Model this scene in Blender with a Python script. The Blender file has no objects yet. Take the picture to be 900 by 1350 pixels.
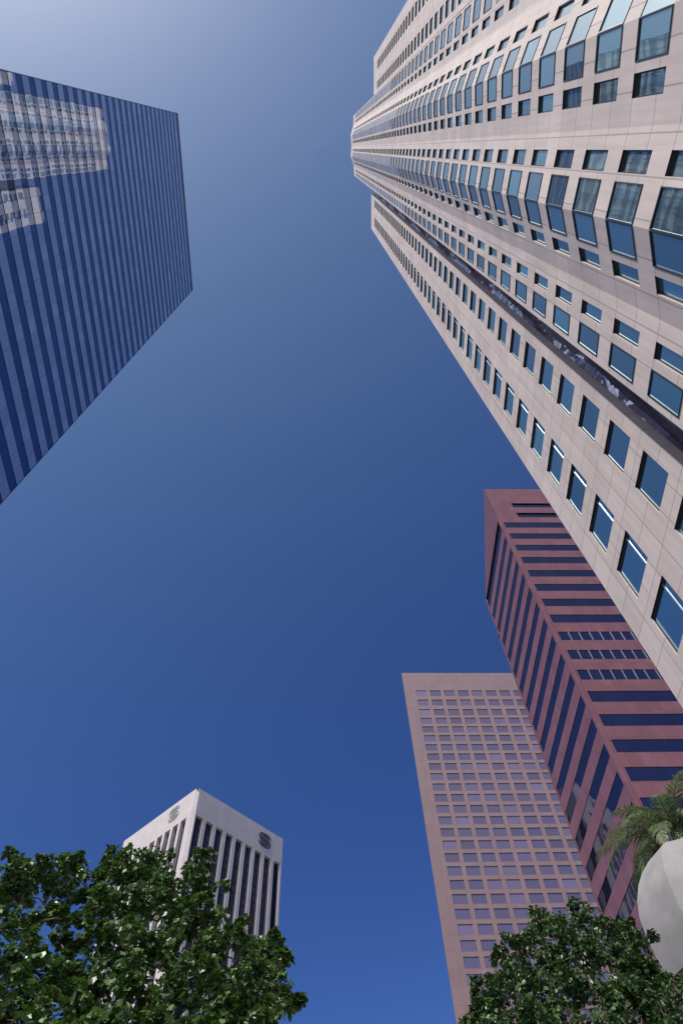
import bpy, math, random
import numpy as np
from mathutils import Vector, Matrix, Euler
random.seed(7); rng = np.random.default_rng(7)
scn = bpy.context.scene
col = scn.collection

# ------------------------------------------------------------------ camera
F = 860.0
def nrm(v): return v / np.linalg.norm(v)
uz = nrm(np.array([421 - 450, 675 - 196, -F]))
uy = np.array([488 - 450, 675 - 2215, -F]); uy = nrm(uy - uz * (uy @ uz))
ux = np.cross(uy, uz)
R = np.array([ux, uy, uz])
CZ = 1.6
def ray(px, py): return R @ np.array([px - 450, 675 - py, -F])
def at_r(px, py, r):                     # point seen in that direction at horizontal distance r
    v = ray(px, py); k = r / math.hypot(v[0], v[1]); return Vector((v[0] * k, v[1] * k, v[2] * k + CZ))
def proj(p):
    c = R.T @ (np.array(p) - np.array([0, 0, CZ]))
    if c[2] > -1e-3: return None
    return (450 - F * c[0] / c[2], 675 + F * c[1] / c[2])
cd = bpy.data.cameras.new('camera'); cam = bpy.data.objects.new('camera', cd); col.objects.link(cam)
M4 = Matrix(R.tolist()).to_4x4(); M4.translation = Vector((0, 0, CZ)); cam.matrix_world = M4
cd.sensor_fit = 'VERTICAL'; cd.sensor_height = 36; cd.lens = 36 * F / 1350
cd.clip_start = 0.1; cd.clip_end = 12000
scn.camera = cam

# ------------------------------------------------------------------ light
SUN_EL = math.radians(54)
sd = Vector((-0.59, -0.807, 0)).normalized()
sundir = Vector((sd.x * math.cos(SUN_EL), sd.y * math.cos(SUN_EL), math.sin(SUN_EL)))
w = bpy.data.worlds.new('World'); scn.world = w; w.use_nodes = True
nt = w.node_tree; bg = nt.nodes['Background']
sky = nt.nodes.new('ShaderNodeTexSky'); sky.sky_type = 'NISHITA'; sky.sun_disc = False
sky.sun_elevation = SUN_EL; sky.sun_rotation = math.atan2(sd.x, sd.y) % (2 * math.pi)
sky.air_density = 0.75; sky.dust_density = 0.9; sky.ozone_density = 3.0; sky.altitude = 100
hs = nt.nodes.new('ShaderNodeHueSaturation'); hs.inputs['Saturation'].default_value = 1.0; hs.inputs['Hue'].default_value = 0.496
gm = nt.nodes.new('ShaderNodeGamma'); gm.inputs[1].default_value = 1.12
tcg = nt.nodes.new('ShaderNodeTexCoord'); dp = nt.nodes.new('ShaderNodeVectorMath'); dp.operation = 'DOT_PRODUCT'; dp.inputs[1].default_value = sundir
def mth(op, a, b_):
    n_ = nt.nodes.new('ShaderNodeMath'); n_.operation = op
    for i_, v_ in enumerate((a, b_)):
        if isinstance(v_, (int, float)): n_.inputs[i_].default_value = v_
        else: nt.links.new(v_, n_.inputs[i_])
    return n_.outputs[0]
nt.links.new(tcg.outputs['Generated'], dp.inputs[0])
c2 = mth('MULTIPLY', dp.outputs['Value'], dp.outputs['Value'])          # clear sky is polarised at right angles to the sun; the picture was taken through a polarising filter
pol = mth('SUBTRACT', 1.0, mth('MULTIPLY', 0.35, mth('DIVIDE', mth('SUBTRACT', 1.0, c2), mth('ADD', 1.0, c2))))
pcb = nt.nodes.new('ShaderNodeCombineColor')
nt.links.new(mth('POWER', pol, 2.15), pcb.inputs[0]); nt.links.new(mth('POWER', pol, 1.6), pcb.inputs[1]); nt.links.new(mth('MULTIPLY', mth('POWER', pol, 0.3), 0.93), pcb.inputs[2])
pmx = nt.nodes.new('ShaderNodeMix'); pmx.data_type = 'RGBA'; pmx.blend_type = 'MULTIPLY'; pmx.inputs[0].default_value = 1
nt.links.new(sky.outputs[0], pmx.inputs[6]); nt.links.new(pcb.outputs[0], pmx.inputs[7]); nt.links.new(pmx.outputs[2], gm.inputs[0]); nt.links.new(gm.outputs[0], hs.inputs['Color']); nt.links.new(hs.outputs[0], bg.inputs[0]); bg.inputs[1].default_value = 0.130
sl = bpy.data.lights.new('sun', 'SUN'); sl.energy = 4.0; sl.angle = math.radians(0.5); sl.color = (1, 0.93, 0.84)
so = bpy.data.objects.new('sun', sl); col.objects.link(so)
so.rotation_euler = (-sundir).to_track_quat('-Z', 'Y').to_euler(); so.location = (0, -200, 400)
scn.view_settings.view_transform = 'Standard'; scn.view_settings.look = 'None'
scn.view_settings.gamma = 1; scn.view_settings.use_curve_mapping = False
scn.view_settings.exposure = 0.15

# ------------------------------------------------------------------ helpers
class MB:
    def __init__(s): s.v = []; s.f = []; s.m = []; s.uv = []
    def poly(s, pts, mi=0, uv=None):
        b = len(s.v); s.v += [tuple(p) for p in pts]; s.f.append(tuple(range(b, b + len(pts)))); s.m.append(mi)
        s.uv += list(uv) if uv else [(0, 0)] * len(pts)
    def box(s, o, ax, ay, az, mi=0):     # origin corner and three edge vectors (right handed)
        o = Vector(o); ax = Vector(ax); ay = Vector(ay); az = Vector(az)
        c = [o, o + ax, o + ax + ay, o + ay, o + az, o + ax + az, o + ax + ay + az, o + ay + az]
        for q in ((3, 2, 1, 0), (4, 5, 6, 7), (0, 1, 5, 4), (1, 2, 6, 5), (2, 3, 7, 6), (3, 0, 4, 7)):
            s.poly([c[i] for i in q], mi, [(c[i].x + c[i].y, c[i].z) for i in q])
    def build(s, name, mats, parent=None, smooth=False):
        me = bpy.data.meshes.new(name); me.from_pydata(s.v, [], s.f)
        for m in (mats if isinstance(mats, (list, tuple)) else [mats]): me.materials.append(m)
        me.polygons.foreach_set('material_index', s.m)
        ul = me.uv_layers.new(name='UVMap'); ul.data.foreach_set('uv', [c for u in s.uv for c in u])
        if smooth: me.polygons.foreach_set('use_smooth', [True] * len(s.f))
        me.update()
        o = bpy.data.objects.new(name, me); col.objects.link(o)
        if parent: o.parent = parent
        return o
def tag(o, label=None, cat=None, group=None, kind=None):
    for k, v in (('label', label), ('category', cat), ('group', group), ('kind', kind)):
        if v: o[k] = v
    return o
def thing(name, loc, label, cat, group=None):
    o = bpy.data.objects.new(name, None); col.objects.link(o); o.location = (0, 0, 0)
    o.empty_display_size = 1
    return tag(o, label, cat, group)
def tube(mb, pts, rads, seg=8, mi=0):
    pts = [Vector(p) for p in pts]; rings = []
    for i, p in enumerate(pts):
        d = (pts[min(i + 1, len(pts) - 1)] - pts[max(i - 1, 0)]).normalized()
        a = d.orthogonal().normalized(); b = d.cross(a)
        rings.append([p + (a * math.cos(t) + b * math.sin(t)) * rads[i] for t in (2 * math.pi * k / seg for k in range(seg))])
    for i in range(len(rings) - 1):
        # match nearest start to avoid twist
        r0, r1 = rings[i], rings[i + 1]
        k0 = min(range(seg), key=lambda k: (r1[k] - pts[i + 1] - (r0[0] - pts[i])).length)
        r1 = r1[k0:] + r1[:k0]; rings[i + 1] = r1
        for k in range(seg):
            k2 = (k + 1) % seg
            mb.poly([r0[k], r0[k2], r1[k2], r1[k]], mi, [(k / seg, i), ((k + 1) / seg, i), ((k + 1) / seg, i + 1), (k / seg, i + 1)])

# ------------------------------------------------------------------ materials
def newmat(name):
    m = bpy.data.materials.new(name); m.use_nodes = True
    return m, m.node_tree, m.node_tree.nodes['Principled BSDF']
def stone(name, c, joint=0.8, bw=1.5, bh=2.0, rough=0.55, var=0.06, spec=0.4, msz=0.03, offz=0.0, grain=0.08, offu=0.0):
    m, t, b = newmat(name); N = t.nodes.new; L = t.links.new
    uv = N('ShaderNodeUVMap'); mp = N('ShaderNodeMapping'); L(uv.outputs[0], mp.inputs[0])
    mp.inputs['Location'].default_value = (-offu, -offz, 0)
    br = N('ShaderNodeTexBrick'); br.offset = 0; br.squash = 1; L(mp.outputs[0], br.inputs[0])
    br.inputs['Scale'].default_value = 1; br.inputs['Mortar Size'].default_value = msz
    br.inputs['Mortar Smooth'].default_value = 0.1; br.inputs['Brick Width'].default_value = bw
    br.inputs['Row Height'].default_value = bh; br.inputs['Bias'].default_value = 0
    hi = tuple(min(1, x * (1 + var)) for x in c); lo = tuple(x * (1 - var) for x in c)
    br.inputs['Color1'].default_value = (*hi, 1); br.inputs['Color2'].default_value = (*lo, 1)
    br.inputs['Mortar'].default_value = (*(x * joint for x in c), 1)
    g = N('ShaderNodeNewGeometry')
    no = N('ShaderNodeTexNoise'); no.inputs['Scale'].default_value = 0.22; no.inputs['Detail'].default_value = 6; L(g.outputs['Position'], no.inputs[0])
    n2 = N('ShaderNodeTexNoise'); n2.inputs['Scale'].default_value = 3.5; n2.inputs['Detail'].default_value = 4
    # rain streaks: stretched vertically
    m3 = N('ShaderNodeMapping'); m3.inputs['Scale'].default_value = (1, 1, 0.06); L(g.outputs['Position'], m3.inputs[0]); L(m3.outputs[0], n2.inputs[0])
    ad = N('ShaderNodeMath'); ad.operation = 'ADD'; L(no.outputs[0], ad.inputs[0]); L(n2.outputs[0], ad.inputs[1])
    mr = N('ShaderNodeMapRange'); mr.inputs[1].default_value = 0.7; mr.inputs[2].default_value = 1.3
    mr.inputs[3].default_value = 1 - grain; mr.inputs[4].default_value = 1 + grain; L(ad.outputs[0], mr.inputs[0])
    mx = N('ShaderNodeMix'); mx.data_type = 'RGBA'; mx.blend_type = 'MULTIPLY'; mx.inputs[0].default_value = 1
    cb = N('ShaderNodeCombineColor'); [L(mr.outputs[0], cb.inputs[i]) for i in range(3)]
    L(br.outputs[0], mx.inputs[6]); L(cb.outputs[0], mx.inputs[7]); L(mx.outputs[2], b.inputs['Base Color'])
    b.inputs['Roughness'].default_value = rough; b.inputs['Specular IOR Level'].default_value = spec
    return m
def glass(name, tint, body, fac=0.5, var=0.25, rough=0.02, wav=0.02, wsc=0.35, bodyvar=1.0, blinds=0.0):
    # coated reflective glazing: tinted mirror over a dark interior, brightness differing pane by pane
    m, t, b = newmat(name); N = t.nodes.new; L = t.links.new
    g = N('ShaderNodeNewGeometry'); oi = N('ShaderNodeObjectInfo')
    add = N('ShaderNodeMath'); add.operation = 'ADD'; L(g.outputs['Random Per Island'], add.inputs[0]); L(oi.outputs['Random'], add.inputs[1])
    fr = N('ShaderNodeMath'); fr.operation = 'FRACT'; L(add.outputs[0], fr.inputs[0])
    b.inputs['Metallic'].default_value = 1; b.inputs['Roughness'].default_value = rough
    mr = N('ShaderNodeMapRange'); mr.inputs[3].default_value = 1 - var; mr.inputs[4].default_value = 1.0; L(fr.outputs[0], mr.inputs[0])
    mx = N('ShaderNodeMix'); mx.data_type = 'RGBA'; mx.blend_type = 'MULTIPLY'; mx.inputs[0].default_value = 1
    mx.inputs[6].default_value = (*tint, 1); cb = N('ShaderNodeCombineColor'); [L(mr.outputs[0], cb.inputs[i]) for i in range(3)]
    L(cb.outputs[0], mx.inputs[7]); L(mx.outputs[2], b.inputs['Base Color'])
    no = N('ShaderNodeTexNoise'); no.inputs['Scale'].default_value = wsc; no.inputs['Detail'].default_value = 1; L(g.outputs['Position'], no.inputs[0])
    bu = N('ShaderNodeBump'); bu.inputs['Strength'].default_value = 1; bu.inputs['Distance'].default_value = wav; L(no.outputs[0], bu.inputs['Height']); L(bu.outputs[0], b.inputs['Normal'])
    d = N('ShaderNodeBsdfPrincipled'); d.inputs['Roughness'].default_value = 0.6
    f2 = N('ShaderNodeMath'); f2.operation = 'MULTIPLY'; f2.inputs[1].default_value = 7.31; L(fr.outputs[0], f2.inputs[0])
    f3 = N('ShaderNodeMath'); f3.operation = 'FRACT'; L(f2.outputs[0], f3.inputs[0])
    pw = N('ShaderNodeMath'); pw.operation = 'POWER'; pw.inputs[1].default_value = 3; L(f3.outputs[0], pw.inputs[0])
    m2 = N('ShaderNodeMix'); m2.data_type = 'RGBA'; m2.inputs[6].default_value = (*body, 1)
    m2.inputs[7].default_value = (*[min(1, x * (1 + 3 * bodyvar) + 0.05 * blinds) for x in body], 1); L(pw.outputs[0], m2.inputs[0]); L(m2.outputs[2], d.inputs['Base Color'])
    ms = N('ShaderNodeMixShader'); ms.inputs[0].default_value = fac; L(d.outputs[0], ms.inputs[1]); L(b.outputs[0], ms.inputs[2])
    L(ms.outputs[0], t.nodes['Material Output'].inputs[0])
    return m
def plain(name, c, rough=0.5, metal=0.0, spec=0.4, noise=0.1, sc=2.0):
    m, t, b = newmat(name); N = t.nodes.new; L = t.links.new
    g = N('ShaderNodeNewGeometry'); no = N('ShaderNodeTexNoise'); no.inputs['Scale'].default_value = sc; no.inputs['Detail'].default_value = 5
    L(g.outputs['Position'], no.inputs[0])
    cr = N('ShaderNodeMapRange'); cr.inputs[1].default_value = .3; cr.inputs[2].default_value = .7; cr.inputs[3].default_value = 1 - noise; cr.inputs[4].default_value = 1 + noise
    L(no.outputs[0], cr.inputs[0]); cb = N('ShaderNodeCombineColor'); [L(cr.outputs[0], cb.inputs[i]) for i in range(3)]
    mx = N('ShaderNodeMix'); mx.data_type = 'RGBA'; mx.blend_type = 'MULTIPLY'; mx.inputs[0].default_value = 1
    mx.inputs[6].default_value = (*c, 1); L(cb.outputs[0], mx.inputs[7]); L(mx.outputs[2], b.inputs['Base Color'])
    b.inputs['Roughness'].default_value = rough; b.inputs['Metallic'].default_value = metal; b.inputs['Specular IOR Level'].default_value = spec
    return m
M = {}
M['granite'] = stone('beige_granite', (0.61, 0.525, 0.49), joint=0.62, bw=1.36, bh=2.0, msz=0.028, var=0.06, rough=0.8, spec=0.2, grain=0.11)
M['tower_glass'] = glass('tower_glass', (0.64, 0.88, 0.90), (0.01, 0.045, 0.055), fac=0.68, var=0.3, wav=0.012, bodyvar=1.6, blinds=1.0)
M['strip_glass'] = glass('strip_glass', (0.34, 0.36, 0.46), (0.11, 0.095, 0.14), fac=0.6, var=0.1, wav=0.25, wsc=0.8)
M['tower_frame'] = plain('window_frame_metal', (0.05, 0.06, 0.08), 0.4, 0.6)
M['pale_frame'] = plain('pale_mullion_metal', (0.55, 0.57, 0.6), 0.35, 0.5)
M['red_granite'] = stone('red_granite', (0.215, 0.096, 0.115), joint=0.7, bw=1.55, bh=2.15, msz=0.03, var=0.10, rough=0.45, grain=0.12)
M['purple_glass'] = glass('purple_glass', (0.10, 0.105, 0.19), (0.010, 0.007, 0.025), fac=0.75, var=0.12, wav=0.006, bodyvar=0.5)
M['pink_granite'] = stone('pink_granite', (0.25, 0.165, 0.172), joint=0.8, bw=2.68, bh=4.03, msz=0.06, var=0.05, rough=0.6)
M['pink_glass'] = glass('pink_glass', (0.46, 0.36, 0.44), (0.14, 0.10, 0.145), fac=0.45, var=0.25, wav=0.01, bodyvar=0.35)
M['white_concrete'] = stone('white_concrete', (0.52, 0.465, 0.445), joint=0.8, bw=6.6, bh=4.1, msz=0.06, var=0.02, rough=0.7)
M['slot_glass'] = glass('slot_glass', (0.16, 0.13, 0.20), (0.012, 0.009, 0.02), fac=0.45, var=0.3, wav=0.01)
M['blue_glass'] = glass('blue_mirror_glass', (0.21, 0.30, 0.48), (0.004, 0.012, 0.06), fac=0.75, var=0.12, wav=0.01, wsc=0.2, bodyvar=0.6)
M['blue_spandrel'] = glass('blue_spandrel_glass', (0.80, 0.86, 0.96), (0.30, 0.36, 0.52), fac=0.6, var=0.10, wav=0.01, wsc=0.2, bodyvar=0.15)
M['dark_metal_and_shade'] = plain('dark_metal_and_shade', (0.03, 0.03, 0.045), 0.4, 0.3)  # metal parts; also the painted shade on window heads and in the gap
M['blue_metal'] = plain('blue_metal', (0.09, 0.11, 0.2), 0.4, 0.4)
M['roof'] = plain('roof_gravel', (0.25, 0.24, 0.23), 0.9)
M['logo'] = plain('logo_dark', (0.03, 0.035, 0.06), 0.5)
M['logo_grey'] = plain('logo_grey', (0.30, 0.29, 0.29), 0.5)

# ------------------------------------------------------------------ facade builder
def V2(a, z): return Vector((a[0], a[1], z))
class Building:
    def __init__(s, root, wallmat): s.root = root; s.wall = MB(); s.wallmat = wallmat; s.wins = []; s.soffit = 0
    def face(s, A, B, z0, z1, ops=(), uoff=0.0, name='window'):
        """wall from A to B (outward normal to the right of A->B). ops = (u0,u1,za,zb,depth,style)"""
        A = Vector(A); B = Vector(B); Ln = (B - A).length; d = (B - A) / Ln; n = Vector((d.y, -d.x))
        P = lambda u, z, dep=0: Vector((A.x + d.x * u - n.x * dep, A.y + d.y * u - n.y * dep, z))
        zs = sorted({z0, z1} | {round(o[2], 4) for o in ops} | {round(o[3], 4) for o in ops})
        wq = lambda u0, u1, za, zb: s.wall.poly([P(u0, za), P(u1, za), P(u1, zb), P(u0, zb)], 0, [(u0 + uoff, za), (u1 + uoff, za), (u1 + uoff, zb), (u0 + uoff, zb)])
        for za, zb in zip(zs[:-1], zs[1:]):
            if zb - za < 1e-3: continue
            zm = (za + zb) / 2
            here = sorted([(o[0], o[1]) for o in ops if o[2] < zm < o[3]])
            u = 0
            for a, b in here:
                if a - u > 1e-3: wq(u, a, za, zb)
                u = max(u, b)
            if Ln - u > 1e-3: wq(u, Ln, za, zb)
        for (u0, u1, za, zb, dep, st) in ops:
            ru = uoff + u0
            s.wall.poly([P(u0, za), P(u0, zb), P(u0, zb, dep), P(u0, za, dep)], 0, [(ru, za), (ru, zb), (ru + dep, zb), (ru + dep, za)])
            s.wall.poly([P(u1, zb), P(u1, za), P(u1, za, dep), P(u1, zb, dep)], 0, [(ru, zb), (ru, za), (ru + dep, za), (ru + dep, zb)])
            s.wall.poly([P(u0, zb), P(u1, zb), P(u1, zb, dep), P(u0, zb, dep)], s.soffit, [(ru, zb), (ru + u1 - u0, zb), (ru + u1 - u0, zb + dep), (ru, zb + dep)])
            s.wall.poly([P(u1, za), P(u0, za), P(u0, za, dep), P(u1, za, dep)], 0, [(ru, za), (ru + u1 - u0, za), (ru + u1 - u0, za - dep), (ru, za - dep)])
            if st is not None: s.wins.append((P, u0, u1, za, zb, dep, st))
    def area(s, wn):
        P, u0, u1, za, zb, dep, st = wn
        q = [proj(P(*x)) for x in ((u0, za), (u1, za), (u1, zb), (u0, zb))]
        if any(x is None for x in q): return 0
        cx = sum(x[0] for x in q) / 4; cy = sum(x[1] for x in q) / 4
        a = sum(q[i][0] * q[(i + 1) % 4][1] - q[(i + 1) % 4][0] * q[i][1] for i in range(4)) / 2
        if not (-5 < cx < 905 and -5 < cy < 1355): return 0
        A = Vector(P(u0, za)); D = Vector(P(u0, za)) - Vector(P(u0, za, 1))
        if D.dot(Vector((0, 0, CZ)) - A) < 0: return 0
        return abs(a)
    def finish(s, glassmat, framemat, fr=0.06, wallname='wall', winname='window', limit=100, palemat=None):
        s.wall.build(wallname, s.wallmat, s.root)
        mats = [glassmat, framemat, palemat or framemat]
        ws = sorted(s.wins, key=s.area, reverse=True)
        def add(mb, wn, f):
            P, u0, u1, za, zb, dep, st = wn; e = 0.012
            uu = [(u0, 0), (u1, 0)]
            mul = st.get('mul', ())
            cuts = [u0] + [u0 + x for x in mul] + [u1]
            for a, b in zip(cuts[:-1], cuts[1:]):
                mb.poly([P(a, za, dep - e), P(b, za, dep - e), P(b, zb, dep - e), P(a, zb, dep - e)], st.get('g', 0), [(a, za), (b, za), (b, zb), (a, zb)])
            if f:
                D = Vector(P(u0, za)) - Vector(P(u0, za, 1)); du = (P(u1, za) - P(u0, za)).normalized(); g = 0.05
                def bar(ua, ub, z_a, z_b, mi=1, th=g):
                    mb.box(P(ua, z_a, dep - e - 0.004), du * (ub - ua), -D * -0.0 + D * th * -1 * -1, Vector((0, 0, z_b - z_a)), mi) if False else \
                    mb.box(P(ub, z_a, dep - e - 0.004), -du * (ub - ua), D * th, Vector((0, 0, z_b - z_a)), mi)
                bar(u0 + .002, u0 + f, za + .002, zb - .002); bar(u1 - f, u1 - .002, za + .002, zb - .002)
                bar(u0 + f, u1 - f, za + .002, za + f); bar(u0 + f, u1 - f, zb - f, zb - .002)
                for x in mul: bar(u0 + x - .022, u0 + x + .022, za + f, zb - f, 2, 0.03)
        near = ws[:limit]; rest = ws[limit:]
        if len(ws) <= limit: near, rest = ws, []
        for wn in near:
            mb = MB(); add(mb, wn, fr); mb.build(winname, mats, s.root)
        if rest:
            mb = MB()
            for wn in rest: add(mb, wn, fr if s.area(wn) > 25 else 0)
            tag(mb.build(winname, mats, s.root), kind='stuff')
def roofcap(root, pts, z, mat, name='roof'):
    mb = MB(); mb.poly([V2(p, z) for p in pts], 0, pts); return mb.build(name, mat, root)

# ------------------------------------------------------------------ 1. the tall beige granite tower
root = thing('skyscraper', (12, 0, 0), 'tall beige granite skyscraper with projecting folded window bays, rising at the right', 'skyscraper')
b = Building(root, [M['granite'], M['dark_metal_and_shade']]); b.soffit = 1  # undersides of window heads coloured dark: shade painted into the reveal
HB = 276.0; ST = 4.0
def colops(A, B, ys, z_lo, z_hi, head, dep, h=2.56, muls=None):
    A = Vector(A); B = Vector(B); Ln = (B - A).length; ops = []
    for k, (ya, yb) in enumerate(ys):
        u = sorted(((ya - A.y) / (B.y - A.y) * Ln, (yb - A.y) / (B.y - A.y) * Ln))
        z = head + 4
        while z < z_hi:
            if z - h > z_lo: ops.append((u[0], u[1], z - h, z, dep, {'mul': (muls[k] if muls and muls[k] else ())}))
            z += ST
    return ops
BY0, BY1 = 9.1, -10.15
c34, f45, c56, f67, c78 = (12.48, 5.85), (11.44, 2.73), (11.76, -0.46), (11.50, -3.83), (12.5, -6.95)
path = [(12.66, BY0), c34, f45, c56, f67, c78, (12.66, BY1)]
cols_ = [[(8.8, 7.74), (7.34, 6.67)], [(4.93, 4.28), (3.95, 2.74)], [(2.72, 1.36), (1.06, 0.29)],
         [(-1.38, -2.16), (-2.5, -3.82)], [(-3.84, -5.0), (-5.33, -5.95)], [(-7.5, -8.12), (-8.5, -9.98)]]
uo = 0
for i in range(6):
    A, B = path[i], path[i + 1]
    ops = colops(A, B, cols_[i], 3, 264, CZ + 0.45, 0.22)
    # tall windows shallow, small ones deeper as on the photo
    ops = [(o[0], o[1], o[2], o[3], 0.035 if (o[1] - o[0]) > 1.0 else 0.15, o[5]) for o in ops]
    b.face(A, B, 0, HB, ops, uo); uo += (Vector(B) - Vector(A)).length
b.face(path[-1], (46, BY1), 0, HB, [(2 + 5 * k, 5.2 + 5 * k, z - 2.56, z, .3, {}) for k in range(6) for z in [CZ + .45 + 4 * j for j in range(2, 66)]])
b.face((46, BY1), (46, BY0), 0, HB)
b.face((46, BY0), path[0], 0, HB, [(14 + 2.9 * k, 15.9 + 2.9 * k, z - 2.56, z, .3, {}) for k in range(4) for z in [CZ + .45 + 4 * j for j in range(2, 66)]])
# wings
def wing(x0, ya, yb, H, ys, muls, xb, face_in=None):
    ops = colops((x0, ya), (x0, yb), ys, 3, H - 9, CZ - 0.15, 0.15, muls=muls)
    b.face((x0, ya), (x0, yb), 0, H, ops)
    b.face((x0, yb), (xb, yb), 0, H, face_in or [])
    b.face((xb, yb), (xb, ya), 0, H)
    sd_ = [(3 + 4 * k, 5.2 + 4 * k, z - 2.56, z, .4, {}) for k in range(5) for z in [CZ - .15 + 4 * j for j in range(2, 50)]]
    b.face((xb, ya), (x0, ya), 0, H, sd_)
WX = 14.75
strip_ops = [(0.62, 2.35, z - 3.75, z, 0.12, None) for z in [CZ + 4 * j for j in range(2, 52)]]
wing(WX, 21.3, 11.9, 214, [(19.55, 17.1), (14.7, 12.72)], [(1.95,), ()], 40, strip_ops)
wing(WX, -11.9, -20.3, 205, [(-12.55, -14.2), (-16.6, -18.4)], None, 40)
b.face((17.2, 11.9), (17.2, BY0), 0, 205)
b.face((17.2, BY1), (17.2, -11.9), 0, 200)
b.finish(M['tower_glass'], M['tower_frame'], 0.05, palemat=M['pale_frame'])
# wavy glazing in the return between wing and bays
mb = MB()
xs_ = [0.64, 0.86, 1.1, 1.38, 1.62, 1.92, 2.2, 2.33]
def fold_at(k, z):                        # upright folds shaped to catch sky reflections, wandering a little from storey to storey
    if k in (0, 7): return 11.95
    a = .5 + .5 * math.sin(z * .31 + k * 2.1) ; c_ = .5 + .5 * math.sin(z * .83 + k * 1.3)
    return 11.97 - (.36 if k % 2 else .05) * (.35 + .65 * a) - .08 * c_
zz = 5.0
while zz < 208:
    for k in range(7):
        mb.poly([(WX + xs_[k], fold_at(k, zz), zz), (WX + xs_[k + 1], fold_at(k + 1, zz), zz), (WX + xs_[k + 1], fold_at(k + 1, zz + 1.333), zz + 1.333), (WX + xs_[k], fold_at(k, zz + 1.333), zz + 1.333)])
    zz += 1.333
mb.build('return_glazing', M['strip_glass'], root)
rf = roofcap(root, [(12.66, BY0), (12.48, 5.85), (11.44, 2.73), (11.76, -.46), (11.5, -3.83), (12.5, -6.95), (12.66, BY1), (46, BY1), (46, BY0)][::-1], HB - .3, M['roof'])
roofcap(root, [(WX, 11.9), (40, 11.9), (40, 21.3), (WX, 21.3)], 213.7, M['roof'])
roofcap(root, [(WX, -20.3), (40, -20.3), (40, -11.9), (WX, -11.9)], 204.7, M['roof'])

# ------------------------------------------------------------------ 2. blue mirror glass tower
root = thing('glass_tower', (-36, 0, 0), 'blue mirror glass office tower banded by floors, reflecting the granite skyscraper', 'office tower')
A = Vector((-32.2, -7.8)); B = Vector((-33.9, 31.2)); HBL = 177.5; PIT = 3.70
L0 = (B - A).length; d = (B - A) / L0; n = Vector((d.y, -d.x)); back = -n * 40
q = [A, B, B + back, A + back]
core = MB()
for i in range(4):
    a, c = q[i], q[(i + 1) % 4]
    dd = (c - a).normalized(); nn = Vector((dd.y, -dd.x))
    core.poly([V2(a - nn * .15, 0), V2(c - nn * .15, 0), V2(c - nn * .15, HBL), V2(a - nn * .15, HBL)])
core.build('core', M['blue_metal'], root)
zc = CZ + 76.2
zz = zc - PIT * int((zc - 3) / PIT)
sp = MB()
jit = lambda nn, *ps: [p + Vector((nn.x, nn.y, 0)) * random.gauss(0, .0016) for p in ps]      # no pane is set perfectly true
ext = []
while zz < HBL - 1:
    ext.append(zz); zz += PIT
for i in range(4):
    a, c = q[i], q[(i + 1) % 4]; Lf = (c - a).length; dd = (c - a) / Lf; nn = Vector((dd.y, -dd.x))
    nb = int(Lf / 1.68)
    for z in ext:
        for j in range(nb):
            u0, u1 = j * Lf / nb, (j + 1) * Lf / nb
            p0 = a + dd * u0; p1 = a + dd * u1
            sp.poly(jit(nn, V2(p0, z - 0.95), V2(p1, z - 0.95), V2(p1, min(HBL, z + 0.95)), V2(p0, min(HBL, z + 0.95))))
sp.build('spandrel_panels', M['blue_spandrel'], root)
for z in ext:
    mb = MB()
    for i in range(4):
        a, c = q[i], q[(i + 1) % 4]; Lf = (c - a).length; dd = (c - a) / Lf; nn = Vector((dd.y, -dd.x)); nb = int(Lf / 1.68)
        for j in range(nb):
            p0 = a + dd * (j * Lf / nb) - nn * .04; p1 = a + dd * ((j + 1) * Lf / nb) - nn * .04
            zt = min(z + PIT - 0.95, HBL)
            if zt - z - 0.95 > .2: mb.poly(jit(nn, V2(p0, z + 0.95), V2(p1, z + 0.95), V2(p1, zt), V2(p0, zt)))
    if mb.v: mb.build('window_band', M['blue_glass'], root)
for i in range(4):
    a, c = q[i], q[(i + 1) % 4]; Lf = (c - a).length; dd = (c - a) / Lf; nn = Vector((dd.y, -dd.x)); nb = int(Lf / 1.68)
    mb = MB()
    for j in range(nb + 1):
        p = a + dd * (j * Lf / nb) - nn * .1
        mb.box(V2(p - dd * .013, 0), Vector((nn.x, nn.y, 0)) * .112, Vector((dd.x, dd.y, 0)) * .026, (0, 0, HBL))
    mb.build('mullions', M['blue_metal'], root)
mb = MB(); mb.poly([V2(p, HBL - .2) for p in q]); mb.build('roof', M['roof'], root)
mb = MB()
for i in range(4):
    a, c = q[i], q[(i + 1) % 4]; dd = (c - a).normalized(); nn = Vector((dd.y, -dd.x))
    mb.box(V2(a - nn * .1, HBL), Vector((nn.x, nn.y, 0)) * .16, V2(c - a, 0), (0, 0, .35))
mb.build('coping', M['blue_metal'], root)

# ------------------------------------------------------------------ 3. red granite building
root = thing('red_building', (32, 62, 0), 'red granite office block with dark ribbon windows behind the beige skyscraper', 'office block')
b = Building(root, M['red_granite'])
b.soffit = 1; C0 = Vector((31.7, 62.4)); dl = Vector((-0.036, 1)).normalized(); dr = Vector((1, 0.042)).normalized()  # undersides of these openings are painted dark as shade too
Lc = C0 + dl * 19.0; Rc = C0 + dr * 70
Bk = Lc + dr * 70
ZL = CZ + 107.3; ZR = CZ + 119.6
rows = [CZ + 105.8 - 3.99 * k for k in range(0, 26)]
mstyle = {}
lops = [(0.02, 19.0 - 0.2, z - 1.9, z, 0.06, {'mul': [1.55 * i for i in range(1, 12)]}) for z in rows if z - 2 > 3]
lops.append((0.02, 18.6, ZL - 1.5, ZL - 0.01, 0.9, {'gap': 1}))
b.face(Lc, C0, 0, ZL, lops)
rops = [(0.7, 69, z - 1.9, z, 0.07, {'mul': [1.55 * i for i in range(1, 43)]}) for z in rows if z - 2 > 3]
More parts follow.
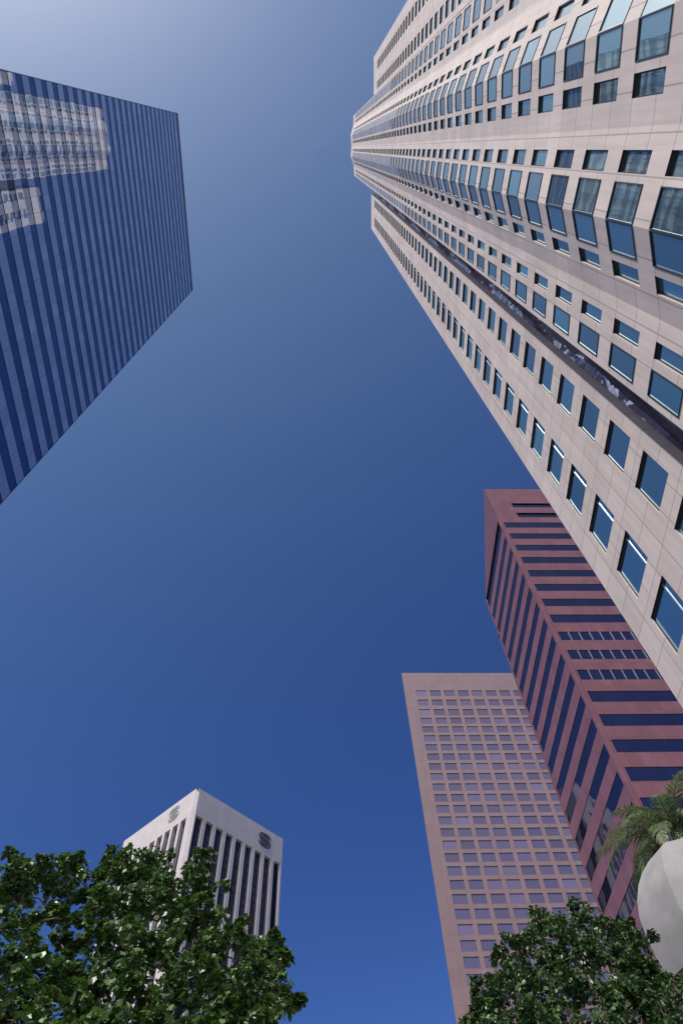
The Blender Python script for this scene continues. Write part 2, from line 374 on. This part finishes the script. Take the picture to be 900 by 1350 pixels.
rops += [(4.1, 69, CZ + 113.5 - 1.7, CZ + 113.5, 0.25, {}), (4.1, 69, CZ + 109.6 - 1.8, CZ + 109.6, 0.25, {})]
b.face(C0, Rc, 0, ZR, rops)
b.face(Rc, Bk, 0, ZR); b.face(Bk, Lc, 0, ZL)
# upper storeys step back behind the long shadow gap
UL = Vector((34.6, 91.4)); UB = UL + dr * 60
b.face(UL, C0, ZL, ZR); b.face(UB, UL, 0, ZR)
b.wall.poly([V2(C0, ZL), V2(Rc, ZL), V2(Bk, ZL), V2(Lc, ZL)])
# ribbon windows: thin dark mullions, three ribbons have pale upright bars
b.wall.build('wall', [M['red_granite'], M['dark_metal_and_shade']], root)
for (P, u0, u1, za, zb, dep, st) in b.wins:
    if 'gap' in st:
        mb = MB(); mb.poly([P(u0, za, dep - .01), P(u1, za, dep - .01), P(u1, zb, dep - .01), P(u0, zb, dep - .01)]); mb.build('gap_painted_shade', M['dark_metal_and_shade'], root); continue  # dark panel painted in as the shade inside the gap
    mb = MB(); cuts = [u0] + [u0 + x for x in st.get('mul', []) if u0 + x < u1 - .3] + [u1]
    for a_, c_ in zip(cuts[:-1], cuts[1:]):
        mb.poly([P(a_, za, dep - .01), P(c_, za, dep - .01), P(c_, zb, dep - .01), P(a_, zb, dep - .01)])
    D = Vector(P(u0, za)) - Vector(P(u0, za, 1)); du = (P(u1, za) - P(u0, za)).normalized()
    k = round((rows[0] - zb) / 3.99); pale = u1 > 30 and k in (8, 9, 10)
    for x in (cuts[1:-1] if pale else ()):
        mb.box(P(x + .02, za + .003, dep - .02), -du * .04, D * (.12 if pale else .03), Vector((0, 0, zb - za - .006)), 2 if pale else 1)
    mb.build('ribbon_window', [M['purple_glass'], M['dark_metal_and_shade'], M['pale_frame']], root)
mb = MB(); mb.poly([V2(C0, ZR - .3), V2(Rc, ZR - .3), V2(UB, ZR - .3), V2(UL, ZR - .3)]); mb.build('roof', M['roof'], root)
# slim pier standing proud at the corner
mb = MB(); mb.box(V2(C0 - dr * .15 - dl * .15, 0), V2(dr * .5, 0), V2(dl * .5, 0), (0, 0, ZL - .02), 0); mb.build('corner_pier', M['red_granite'], root)

# ------------------------------------------------------------------ 4. pink granite building with a grid of windows
root = thing('pink_building', (30, 182, 0), 'pink granite high-rise with a regular grid of small square windows', 'high-rise')
b = Building(root, M['pink_granite'])
dr = Vector((1, 0.05)).normalized(); PA = Vector((25.5, 181.9)); PW = 66.0; PB = PA + dr * PW; back = Vector((0.17, 1)) * 40
HP = CZ + 193.8; tops = [184.3 - 4.8 * k for k in range(3)] + [170.5 - 4.03 * k for k in range(41)]
u_first = 4.45; cp = 5.37
ops = []
for k, zt in enumerate(tops):
    for j in range(11):
        u0 = u_first + cp * j
        ops.append((u0 - .05, u0 + 4.1, CZ + zt - (3.0 if k < 3 else 2.75), CZ + zt, 0.2, {}))
b.face(PA, PB, 0, HP, ops)
b.face(PB, PB + back, 0, HP); b.face(PB + back, PA + back, 0, HP)
b.face(PA + back, PA, 0, HP, [(4 + 5.3 * j, 7.8 + 5.3 * j, CZ + z - 2.45, CZ + z, .35, {}) for j in range(6) for z in tops])
b.finish(M['pink_glass'], M['dark_metal_and_shade'], 0.0)
roofcap(root, [tuple(PA), tuple(PB), tuple(PB + back), tuple(PA + back)], HP - .4, M['roof'])

# ------------------------------------------------------------------ 5. white building with deep slots and striped S emblem
root = thing('white_building', (-72, 283, 0), 'white concrete tower with deep vertical slots and a striped letter S emblem', 'tower')
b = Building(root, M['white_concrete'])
WA = Vector((-72.5, 282.6)); WR = Vector((-32.2, 327.0)); WL = Vector((-117.3, 323.3)); WBk = WR + WL - WA
HW = CZ + 224.0; ZT = CZ + 209.5
b1 = 1.4
dR = (WR - WA).normalized(); dL = (WL - WA).normalized(); LR = (WR - WA).length; LL = (WL - WA).length
def slots(L, first, n_, last):
    p = (L - first - last) / n_
    return [(first + p * k + p * 0.0, first + p * k + p * 0.68, 6, ZT, 1.9, {}) for k in range(n_)]
sR = slots(LR - b1, 0.6, 9, -1.0)
sL = slots(LL - b1, 3.6, 9, 0.5)
LLc = LL - b1
b.face(WA + dR * b1, WR, 0, HW, [(o[0], o[1], o[2], o[3], o[4], o[5]) for o in sR])
b.face(WL, WA + dL * b1, 0, HW, [(LLc - o[1], LLc - o[0], o[2], o[3], o[4], o[5]) for o in sL])
b.face(WA + dL * b1, WA + dR * b1, 0, HW)
b.face(WR, WBk, 0, HW, sR); b.face(WBk, WL, 0, HW, sR)
wins = b.wins
b.wall.build('wall', M['white_concrete'], root)
for (P, u0, u1, za, zb, dep, st) in wins:
    mb = MB(); z = za
    D = Vector(P(u0, za)) - Vector(P(u0, za, 1)); du = (P(u1, za) - P(u0, za)).normalized()
    um = (u0 + u1) / 2
    while z < zb - .5:
        z2 = min(z + 4.1, zb)
        for a_, c_ in ((u0, um), (um, u1)):
            mb.poly([P(a_, z, dep - .02), P(c_, z, dep - .02), P(c_, z2 - 1.2, dep - .02), P(a_, z2 - 1.2, dep - .02)], 0)
        mb.poly([P(u0, z2 - 1.2, dep - .05), P(u1, z2 - 1.2, dep - .05), P(u1, z2, dep - .05), P(u0, z2, dep - .05)], 1)
        z = z2
    mb.box(P(um + .15, za, dep - .05), -du * .3, D * .35, Vector((0, 0, zb - za - .01)), 1)
    mb.build('window_slot', [M['slot_glass'], M['dark_metal_and_shade']], root)
roofcap(root, [tuple(WA), tuple(WR), tuple(WBk), tuple(WL)], HW - .4, M['roof'])
def emblem(A, d, ucen, zcen, size, mat, root):
    n = Vector((d.y, -d.x))
    mb = MB(); r = size * 0.28; wd = size * 0.07
    for o in (-0.165 * size, 0, 0.165 * size):
        pts = []
        ru, rl = r + o, r - o
        for k in range(0, 25):
            t = math.radians(0 + 270 * k / 24); pts.append((ru * math.cos(t), r + ru * math.sin(t)))
        for k in range(1, 25):
            t = math.radians(90 - 270 * k / 24); pts.append((rl * math.cos(t), -r + rl * math.sin(t)))
        pts = [(x * 1.0 + 0.17 * size * max(-1, min(1, x / (0.1 * size))), y * 0.78) for x, y in pts]     # squarish, mostly level bars
        q = []
        for i, (x, y) in enumerate(pts):
            x0, y0 = pts[max(i - 1, 0)]; x1, y1 = pts[min(i + 1, len(pts) - 1)]
            l = math.hypot(x1 - x0, y1 - y0) or 1; nx, ny = -(y1 - y0) / l, (x1 - x0) / l
            q.append(((x + nx * wd / 2, y + ny * wd / 2), (x - nx * wd / 2, y - ny * wd / 2)))
        W = lambda p, dep: Vector((A.x + d.x * (ucen + p[0]) + n.x * dep, A.y + d.y * (ucen + p[0]) + n.y * dep, zcen + p[1]))
        for i in range(len(q) - 1):
            a0, a1 = q[i]; c0, c1 = q[i + 1]
            mb.poly([W(a1, .25), W(c1, .25), W(c0, .25), W(a0, .25)])
            mb.poly([W(a1, .01), W(c1, .01), W(c1, .25), W(a1, .25)]); mb.poly([W(a0, .25), W(c0, .25), W(c0, .01), W(a0, .01)])
    return mb.build('emblem', mat, root)
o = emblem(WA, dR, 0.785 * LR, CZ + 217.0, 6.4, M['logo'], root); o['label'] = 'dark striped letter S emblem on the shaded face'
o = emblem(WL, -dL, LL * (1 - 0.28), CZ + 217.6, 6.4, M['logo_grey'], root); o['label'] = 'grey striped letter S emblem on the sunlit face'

# ------------------------------------------------------------------ ground
M['paving'] = stone('paving', (0.36, 0.33, 0.31), joint=0.7, bw=1.2, bh=1.2, msz=0.02, var=0.08, rough=0.8)
M['asphalt'] = plain('asphalt', (0.05, 0.05, 0.052), 0.9, noise=0.25, sc=6)
M['paint'] = plain('road_paint', (0.7, 0.7, 0.68), 0.7)
M['kerb'] = plain('kerb_concrete', (0.4, 0.39, 0.37), 0.85)
def sheet(name, x0, y0, x1, y1, z, m):
    mb = MB(); mb.poly([(x0, y0, z), (x1, y0, z), (x1, y1, z), (x0, y1, z)], 0, [(x0, y0), (x1, y0), (x1, y1), (x0, y1)])
    return tag(mb.build(name, m), kind='structure')
sheet('ground', -4000, -4000, 4000, 4000, -0.14, M['paving'])
sheet('road', -28, -4000, -12, 4000, -0.136, M['asphalt'])
mb = MB(); mb.box((-11.8, -300, -.3), (23, 0, 0), (0, 360, 0), (0, 0, .3)); tag(mb.build('pavement', M['paving']), kind='structure')
mb = MB(); mb.box((-12, -300, -.3), (.198, 0, 0), (0, 360, 0), (0, 0, .295)); tag(mb.build('kerb', M['kerb']), kind='structure')
mb = MB()
for k in range(-30, 60): mb.poly([(-20.08, k * 9, -.132), (-19.92, k * 9, -.132), (-19.92, k * 9 + 3, -.132), (-20.08, k * 9 + 3, -.132)])
tag(mb.build('road_marking', M['paint']), kind='structure')

# ------------------------------------------------------------------ foliage
def leafmat(name, c, c2, rough=0.35, trans=0.25):
    m, t, b = newmat(name); N = t.nodes.new; L = t.links.new
    g = N('ShaderNodeNewGeometry')
    mx = N('ShaderNodeMix'); mx.data_type = 'RGBA'; mx.inputs[6].default_value = (*c, 1); mx.inputs[7].default_value = (*c2, 1)
    L(g.outputs['Random Per Island'], mx.inputs[0]); L(mx.outputs[2], b.inputs['Base Color'])
    b.inputs['Roughness'].default_value = rough; b.inputs['Specular IOR Level'].default_value = 0.4
    tr = N('ShaderNodeBsdfTranslucent'); hs = N('ShaderNodeHueSaturation'); hs.inputs['Value'].default_value = 1.6; hs.inputs['Saturation'].default_value = 1.2; L(mx.outputs[2], hs.inputs['Color'])
    L(hs.outputs[0], tr.inputs[0]); ms = N('ShaderNodeMixShader'); ms.inputs[0].default_value = trans
    L(b.outputs[0], ms.inputs[1]); L(tr.outputs[0], ms.inputs[2]); L(ms.outputs[0], t.nodes['Material Output'].inputs[0])
    return m
M['leaf_a'] = leafmat('broad_leaf', (0.018, 0.044, 0.012), (0.10, 0.175, 0.042), rough=0.36, trans=0.14)
M['leaf_b'] = leafmat('small_leaf', (0.018, 0.044, 0.014), (0.070, 0.13, 0.033), rough=0.38, trans=0.12)
M['palm_leaf'] = leafmat('palm_leaflet', (0.075, 0.10, 0.05), (0.15, 0.20, 0.09), rough=0.45)
M['bark'] = plain('bark', (0.12, 0.095, 0.075), 0.9, noise=0.35, sc=12)
M['palm_bark'] = plain('palm_bark', (0.16, 0.12, 0.09), 0.9, noise=0.35, sc=9)
LOBES = {'round': [(0, 0), (.3, .12), (.42, .42), (.26, .8), (0, 1), (-.26, .8), (-.42, .42), (-.3, .12)],
         'maple': [(0, 0), (.28, .10), (.52, .08), (.50, .34), (.60, .62), (.34, .72), (0, 1.0), (-.34, .72), (-.60, .62), (-.50, .34), (-.52, .08), (-.28, .10)],
         'oval': [(0, 0), (.2, .2), (.28, .48), (.18, .78), (0, 1), (-.18, .78), (-.28, .48), (-.2, .2)]}
def tree(name, label, base, clumps, leaf, shape, mat, nper, top_frac=1.0, label_extra=None, spread=0.5):
    """clumps: (centre, radius). leaves grow round short twigs that fill each clump; limbs run from the trunk to every clump"""
    root = thing(name, base, label, 'tree')
    base = Vector(base)
    cen = sum((c for c, r in clumps), Vector()) / len(clumps)
    fork = Vector((base.x * .7 + cen.x * .3, base.y * .7 + cen.y * .3, base.z + (cen.z - base.z) * 0.45))
    mb = MB(); tube(mb, [base, base.lerp(fork, .35) + Vector((.05, .03, 0)), fork], [.19, .15, .13], 12)
    done = [(fork, 0.10)]
    for c, r in sorted(clumps, key=lambda q: (q[0] - fork).length):
        pz, pr = min(done, key=lambda q: (q[0] - c).length + .3 * max(0, q[0].z - c.z))
        mid = pz.lerp(c, .5) + Vector((random.uniform(-.12, .12), random.uniform(-.12, .12), random.uniform(-.12, .04)))
        nr = max(.008, pr * .62); tube(mb, [pz, mid, c], [pr * .9, (pr + nr) / 2, nr], 6); done.append((c, nr))
    for c, r in list(clumps):
        for _ in range(3):
            v = Vector(rng.normal(size=3)).normalized(); v.z = abs(v.z) * .8
            rr = r * random.uniform(.18, .32); clumps.append((c + v * r * random.uniform(1.0, 1.35), rr))
    C = []; RR = []
    for c, r in clumps:
        k = max(5, int(nper * (r / .35) ** 2)); C += [tuple(c)] * k; RR += [r] * k
    C = np.array(C); RR = np.array(RR)[:, None]; nT = len(C)
    unit = lambda a: a / np.linalg.norm(a, axis=1, keepdims=True)
    v = unit(rng.normal(size=(nT, 3))); rr = RR * rng.random((nT, 1)) ** (1 / 2.6) * rng.choice([1, 1, 1, 1.2], (nT, 1))
    tip = C + v * np.array([1, 1, .9]) * rr; st = C + v * rr * .35 + np.array([0, 0, -1]) * RR * .2
    for q_ in range(0, nT, 3): tube(mb, [Vector(C[q_]), Vector(st[q_]), Vector(tip[q_])], [.007, .005, .003], 3)
    nl = 10
    t = np.tile(np.linspace(.35, 1, nl), nT)[:, None]; rep_ = lambda a: np.repeat(a, nl, axis=0)
    ax = unit(rep_(tip - st)); p = rep_(st) * (1 - t) + rep_(tip) * t
    a1 = unit(np.cross(ax, np.array([.31, .2, .93]))); a2 = np.cross(ax, a1)
    an = np.tile(np.arange(nl) * 2.4, nT)[:, None] + rng.uniform(-.5, .5, (nT * nl, 1))
    out = unit(a1 * np.cos(an) + a2 * np.sin(an) + ax * .5 + np.array([0, 0, -.15]))
    sz = leaf * rng.choice([.45, .7, .9, 1.0, 1.2], (nT * nl, 1)) * rng.uniform(.85, 1.15, (nT * nl, 1)); p0 = p + out * sz * .35
    nn = unit(np.concatenate([rng.normal(-.1, .6, (nT * nl, 1)), rng.normal(-.3, .6, (nT * nl, 1)), np.ones((nT * nl, 1))], 1))
    x = unit(np.cross(out, nn)); dr_ = rng.uniform(-.6, .1, (nT * nl, 1)); y = unit(out + np.concatenate([dr_ * 0, dr_ * 0, dr_], 1)); z = np.cross(x, y)
    fold = rng.uniform(.05, .3, (nT * nl, 1)); S = LOBES[shape]; nS = len(S)
    V = np.stack([p0 + (x * a + y * c_ + z * (abs(a) * fold - .18 * c_ * c_)) * sz for a, c_ in S], 1).reshape(-1, 3)
    n_ = nT * nl; half = nS // 2
    f1 = list(range(0, half + 1)); f2 = [0] + list(range(half, nS)); loop = np.array(f1 + f2)
    li = (np.arange(n_)[:, None] * nS + loop[None, :]).reshape(-1)
    me = bpy.data.meshes.new('crown'); me.vertices.add(len(V)); me.vertices.foreach_set('co', V.reshape(-1)); me.loops.add(len(li)); me.loops.foreach_set('vertex_index', li)
    me.polygons.add(2 * n_); ls = (np.arange(n_)[:, None] * len(loop) + np.array([0, len(f1)])[None, :]).reshape(-1); me.polygons.foreach_set('loop_start', ls)
    me.polygons.foreach_set('loop_total', np.tile([len(f1), len(f2)], n_)); me.materials.append(mat); me.update(calc_edges=True); me.validate()
    o = bpy.data.objects.new('crown', me); col.objects.link(o); o.parent = root
    mb.build('trunk', M['bark'], root)
    print('LEAVES', name, n_)
    return root
def clump(px, py, rpx, r):
    p = at_r(px, py, r); dist = (p - Vector((0, 0, CZ))).length
    th = Vector(ray(px, py).tolist()).normalized().dot(Vector(ray(450, 675).tolist()).normalized())
    return (p, rpx * dist * th / F)
cl = []
for (x, y, q_, r) in [(28, 1142, 20, 8.0), (58, 1152, 24, 8.6), (96, 1150, 22, 8.2), (84, 1178, 22, 8.9), (22, 1180, 26, 8.3), (36, 1218, 26, 8.0), (30, 1262, 36, 7.6),
        (136, 1160, 22, 8.4), (150, 1136, 20, 8.8), (176, 1146, 26, 8.3), (200, 1136, 22, 8.7), (216, 1168, 22, 8.2), (138, 1198, 26, 7.9), (184, 1196, 32, 8.0),
        (262, 1146, 20, 8.3), (262, 1172, 24, 8.0), (228, 1205, 28, 7.7), (268, 1212, 28, 7.9), (130, 1240, 24, 7.6), (74, 1206, 11, 8.4), (92, 1212, 12, 8.0), (78, 1240, 9, 8.3), (100, 1246, 9, 8.5), (118, 1182, 13, 8.1), (172, 1248, 34, 7.5), (222, 1254, 34, 7.5),
        (280, 1256, 32, 7.6), (318, 1240, 22, 8.0), (346, 1252, 22, 8.2), (364, 1264, 14, 8.2), (330, 1284, 32, 7.6), (360, 1300, 20, 7.9), (376, 1322, 16, 7.6),
        (60, 1300, 36, 7.3), (120, 1300, 38, 7.2), (90, 1278, 20, 8.2), (180, 1306, 38, 7.1), (240, 1306, 38, 7.2), (296, 1318, 36, 7.2), (345, 1338, 32, 7.2),
        (20, 1345, 44, 7.2), (80, 1356, 44, 7.0), (145, 1362, 44, 6.9), (210, 1364, 44, 6.9), (275, 1368, 44, 7.0), (335, 1378, 40, 7.2),
        (-30, 1180, 40, 8.2), (-40, 1260, 50, 7.8), (-40, 1350, 50, 7.4), (110, 1430, 60, 7.2), (220, 1430, 60, 7.4), (10, 1420, 60, 7.4), (310, 1430, 50, 7.4)]:
    cl.append(clump(x, y, q_, r))
bs = at_r(170, 1400, 8.3)
tree('broadleaf_tree', 'leafy broadleaf tree with large glossy leaves at the lower left, before the white tower', (bs.x, bs.y, 0), cl, 0.057, 'maple', M['leaf_a'], 80)
cl = []
for (x, y, q_, r) in [(630, 1322, 12, 11.6), (642, 1294, 12, 11.4), (655, 1262, 13, 11.8), (668, 1290, 20, 11.2), (690, 1246, 20, 11.5), (714, 1214, 20, 11.8), (742, 1222, 22, 11.3),
        (770, 1210, 18, 11.8), (796, 1222, 18, 11.6), (822, 1228, 16, 11.8), (845, 1246, 16, 11.8), (850, 1276, 18, 11.5), (872, 1290, 14, 11.6), (815, 1262, 26, 11.2),
        (770, 1256, 28, 11.0), (724, 1262, 26, 11.0), (700, 1290, 26, 10.8), (650, 1322, 24, 10.8), (750, 1300, 32, 10.6), (810, 1304, 32, 10.7), (862, 1322, 30, 10.9),
        (700, 1330, 30, 10.5), (628, 1352, 18, 11.0), (660, 1362, 30, 10.6), (730, 1356, 34, 10.4), (800, 1356, 34, 10.4), (870, 1366, 34, 10.6), (905, 1310, 26, 11.3),
        (925, 1360, 36, 11.0), (700, 1410, 50, 10.8), (800, 1420, 50, 10.8), (880, 1420, 50, 11.0)]:
    cl.append(clump(x, y, q_, r))
bs = at_r(770, 1400, 11.4)
tree('small_leaved_tree', 'dense dark green tree with small leaves at the lower right, before the pink building', (bs.x, bs.y, 0), cl, 0.064, 'round', M['leaf_b'], 88)

# ------------------------------------------------------------------ palm
def palm():
    C = at_r(897, 1110, 27.0)
    root = thing('palm_tree', (C.x, C.y, 0), 'palm tree with drooping feathery fronds beside the red building', 'palm tree')
    mb = MB(); n_ = 26; pts = []; rad = []
    for i in range(n_ + 1):
        t = i / n_; pts.append((C.x + .5 * (1 - t) ** 2, C.y + .2 * (1 - t), (C.z - .3) * t)); rad.append(.30 - .08 * t + (.02 if i % 2 else 0) + (.14 * math.exp(-((t - 1) / .05) ** 2)))
    tube(mb, pts, rad, 14); mb.build('trunk', M['palm_bark'], root)
    for k in range(46):
        mb = MB()
        a = k * 2.39996; el = math.radians(78 - 118 * (k / 46) ** .9) + random.uniform(-.1, .1); Lf = random.uniform(2.9, 4.0)
        h = Vector((math.cos(a), math.sin(a), 0)); p = Vector(C); seg = 14; rach = [p.copy()]; e = el
        for i in range(seg):
            dv = h * math.cos(e) + Vector((0, 0, math.sin(e))); p = p + dv * (Lf / seg); rach.append(p.copy()); e -= random.uniform(.085, .14) + .02
        tube(mb, rach, [.035 * (1 - .8 * i / seg) for i in range(seg + 1)], 4)
        sidev = h.cross(Vector((0, 0, 1)))
        for i in range(2, seg):
            for sub in range(5):
                t = sub / 5; q0 = rach[i].lerp(rach[i + 1], t); ax = (rach[i + 1] - rach[i]).normalized()
                ff = (i + t) / seg; ll = .62 * math.sin(math.pi * min(1, .18 + ff * .8)) + .08
                for sgn in (-1, 1):
                    dd = (sidev * sgn * .75 + ax * .7 + Vector((0, 0, random.uniform(-.25, .2)))).normalized()
                    wv = ax.cross(dd).cross(dd).normalized() * .022
                    m1 = q0 + dd * ll * .55; tip = q0 + dd * ll + Vector((0, 0, -.28 * ll))
                    mb.poly([q0 - wv * .5, m1 - wv, tip, m1 + wv, q0 + wv * .5])
        mb.build('frond', M['palm_leaf'], root)
palm()

# ------------------------------------------------------------------ terrace with white canopy
P0 = at_r(934, 1204, 15.5)
TZ = 5.2
mb = MB(); mb.box((P0.x - 1.5, P0.y - 2.6, -.2), (14, 0, 0), (0, 14, 0), (0, 0, TZ + .2)); 
tag(mb.build('terrace', M['paving']), 'raised stone terrace wall carrying the white canopy, behind the trees', 'terrace')
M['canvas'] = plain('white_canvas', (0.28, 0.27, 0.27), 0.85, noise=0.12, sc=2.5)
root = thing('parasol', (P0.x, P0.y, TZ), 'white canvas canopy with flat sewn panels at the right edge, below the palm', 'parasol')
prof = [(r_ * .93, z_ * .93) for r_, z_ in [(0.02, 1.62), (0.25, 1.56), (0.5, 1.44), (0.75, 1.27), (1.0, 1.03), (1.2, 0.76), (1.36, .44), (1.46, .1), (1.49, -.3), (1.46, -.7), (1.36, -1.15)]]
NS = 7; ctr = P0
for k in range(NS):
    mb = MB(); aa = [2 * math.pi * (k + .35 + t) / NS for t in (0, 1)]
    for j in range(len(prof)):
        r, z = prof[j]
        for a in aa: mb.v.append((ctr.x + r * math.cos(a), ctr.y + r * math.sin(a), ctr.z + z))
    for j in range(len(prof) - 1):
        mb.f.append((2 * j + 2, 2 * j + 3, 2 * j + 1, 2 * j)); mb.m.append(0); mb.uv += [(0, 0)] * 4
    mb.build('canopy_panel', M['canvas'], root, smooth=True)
mb = MB(); tube(mb, [(ctr.x, ctr.y, TZ), (ctr.x, ctr.y, ctr.z + 1.78)], [.035, .035], 10); mb.build('pole', M['dark_metal_and_shade'], root)
mb = MB(); mb.box((ctr.x - .35, ctr.y - .35, TZ + .003), (.7, 0, 0), (0, .7, 0), (0, 0, .12)); mb.build('base', M['dark_metal_and_shade'], root)
for k in range(NS):
    a0 = 2 * math.pi * (k + .35) / NS
    mb = MB(); tube(mb, [Vector((ctr.x + (r - .015) * math.cos(a0), ctr.y + (r - .015) * math.sin(a0), ctr.z + z - .02)) for r, z in prof], [.014] * len(prof), 5)
    mb.build('rib', M['pale_frame'], root)
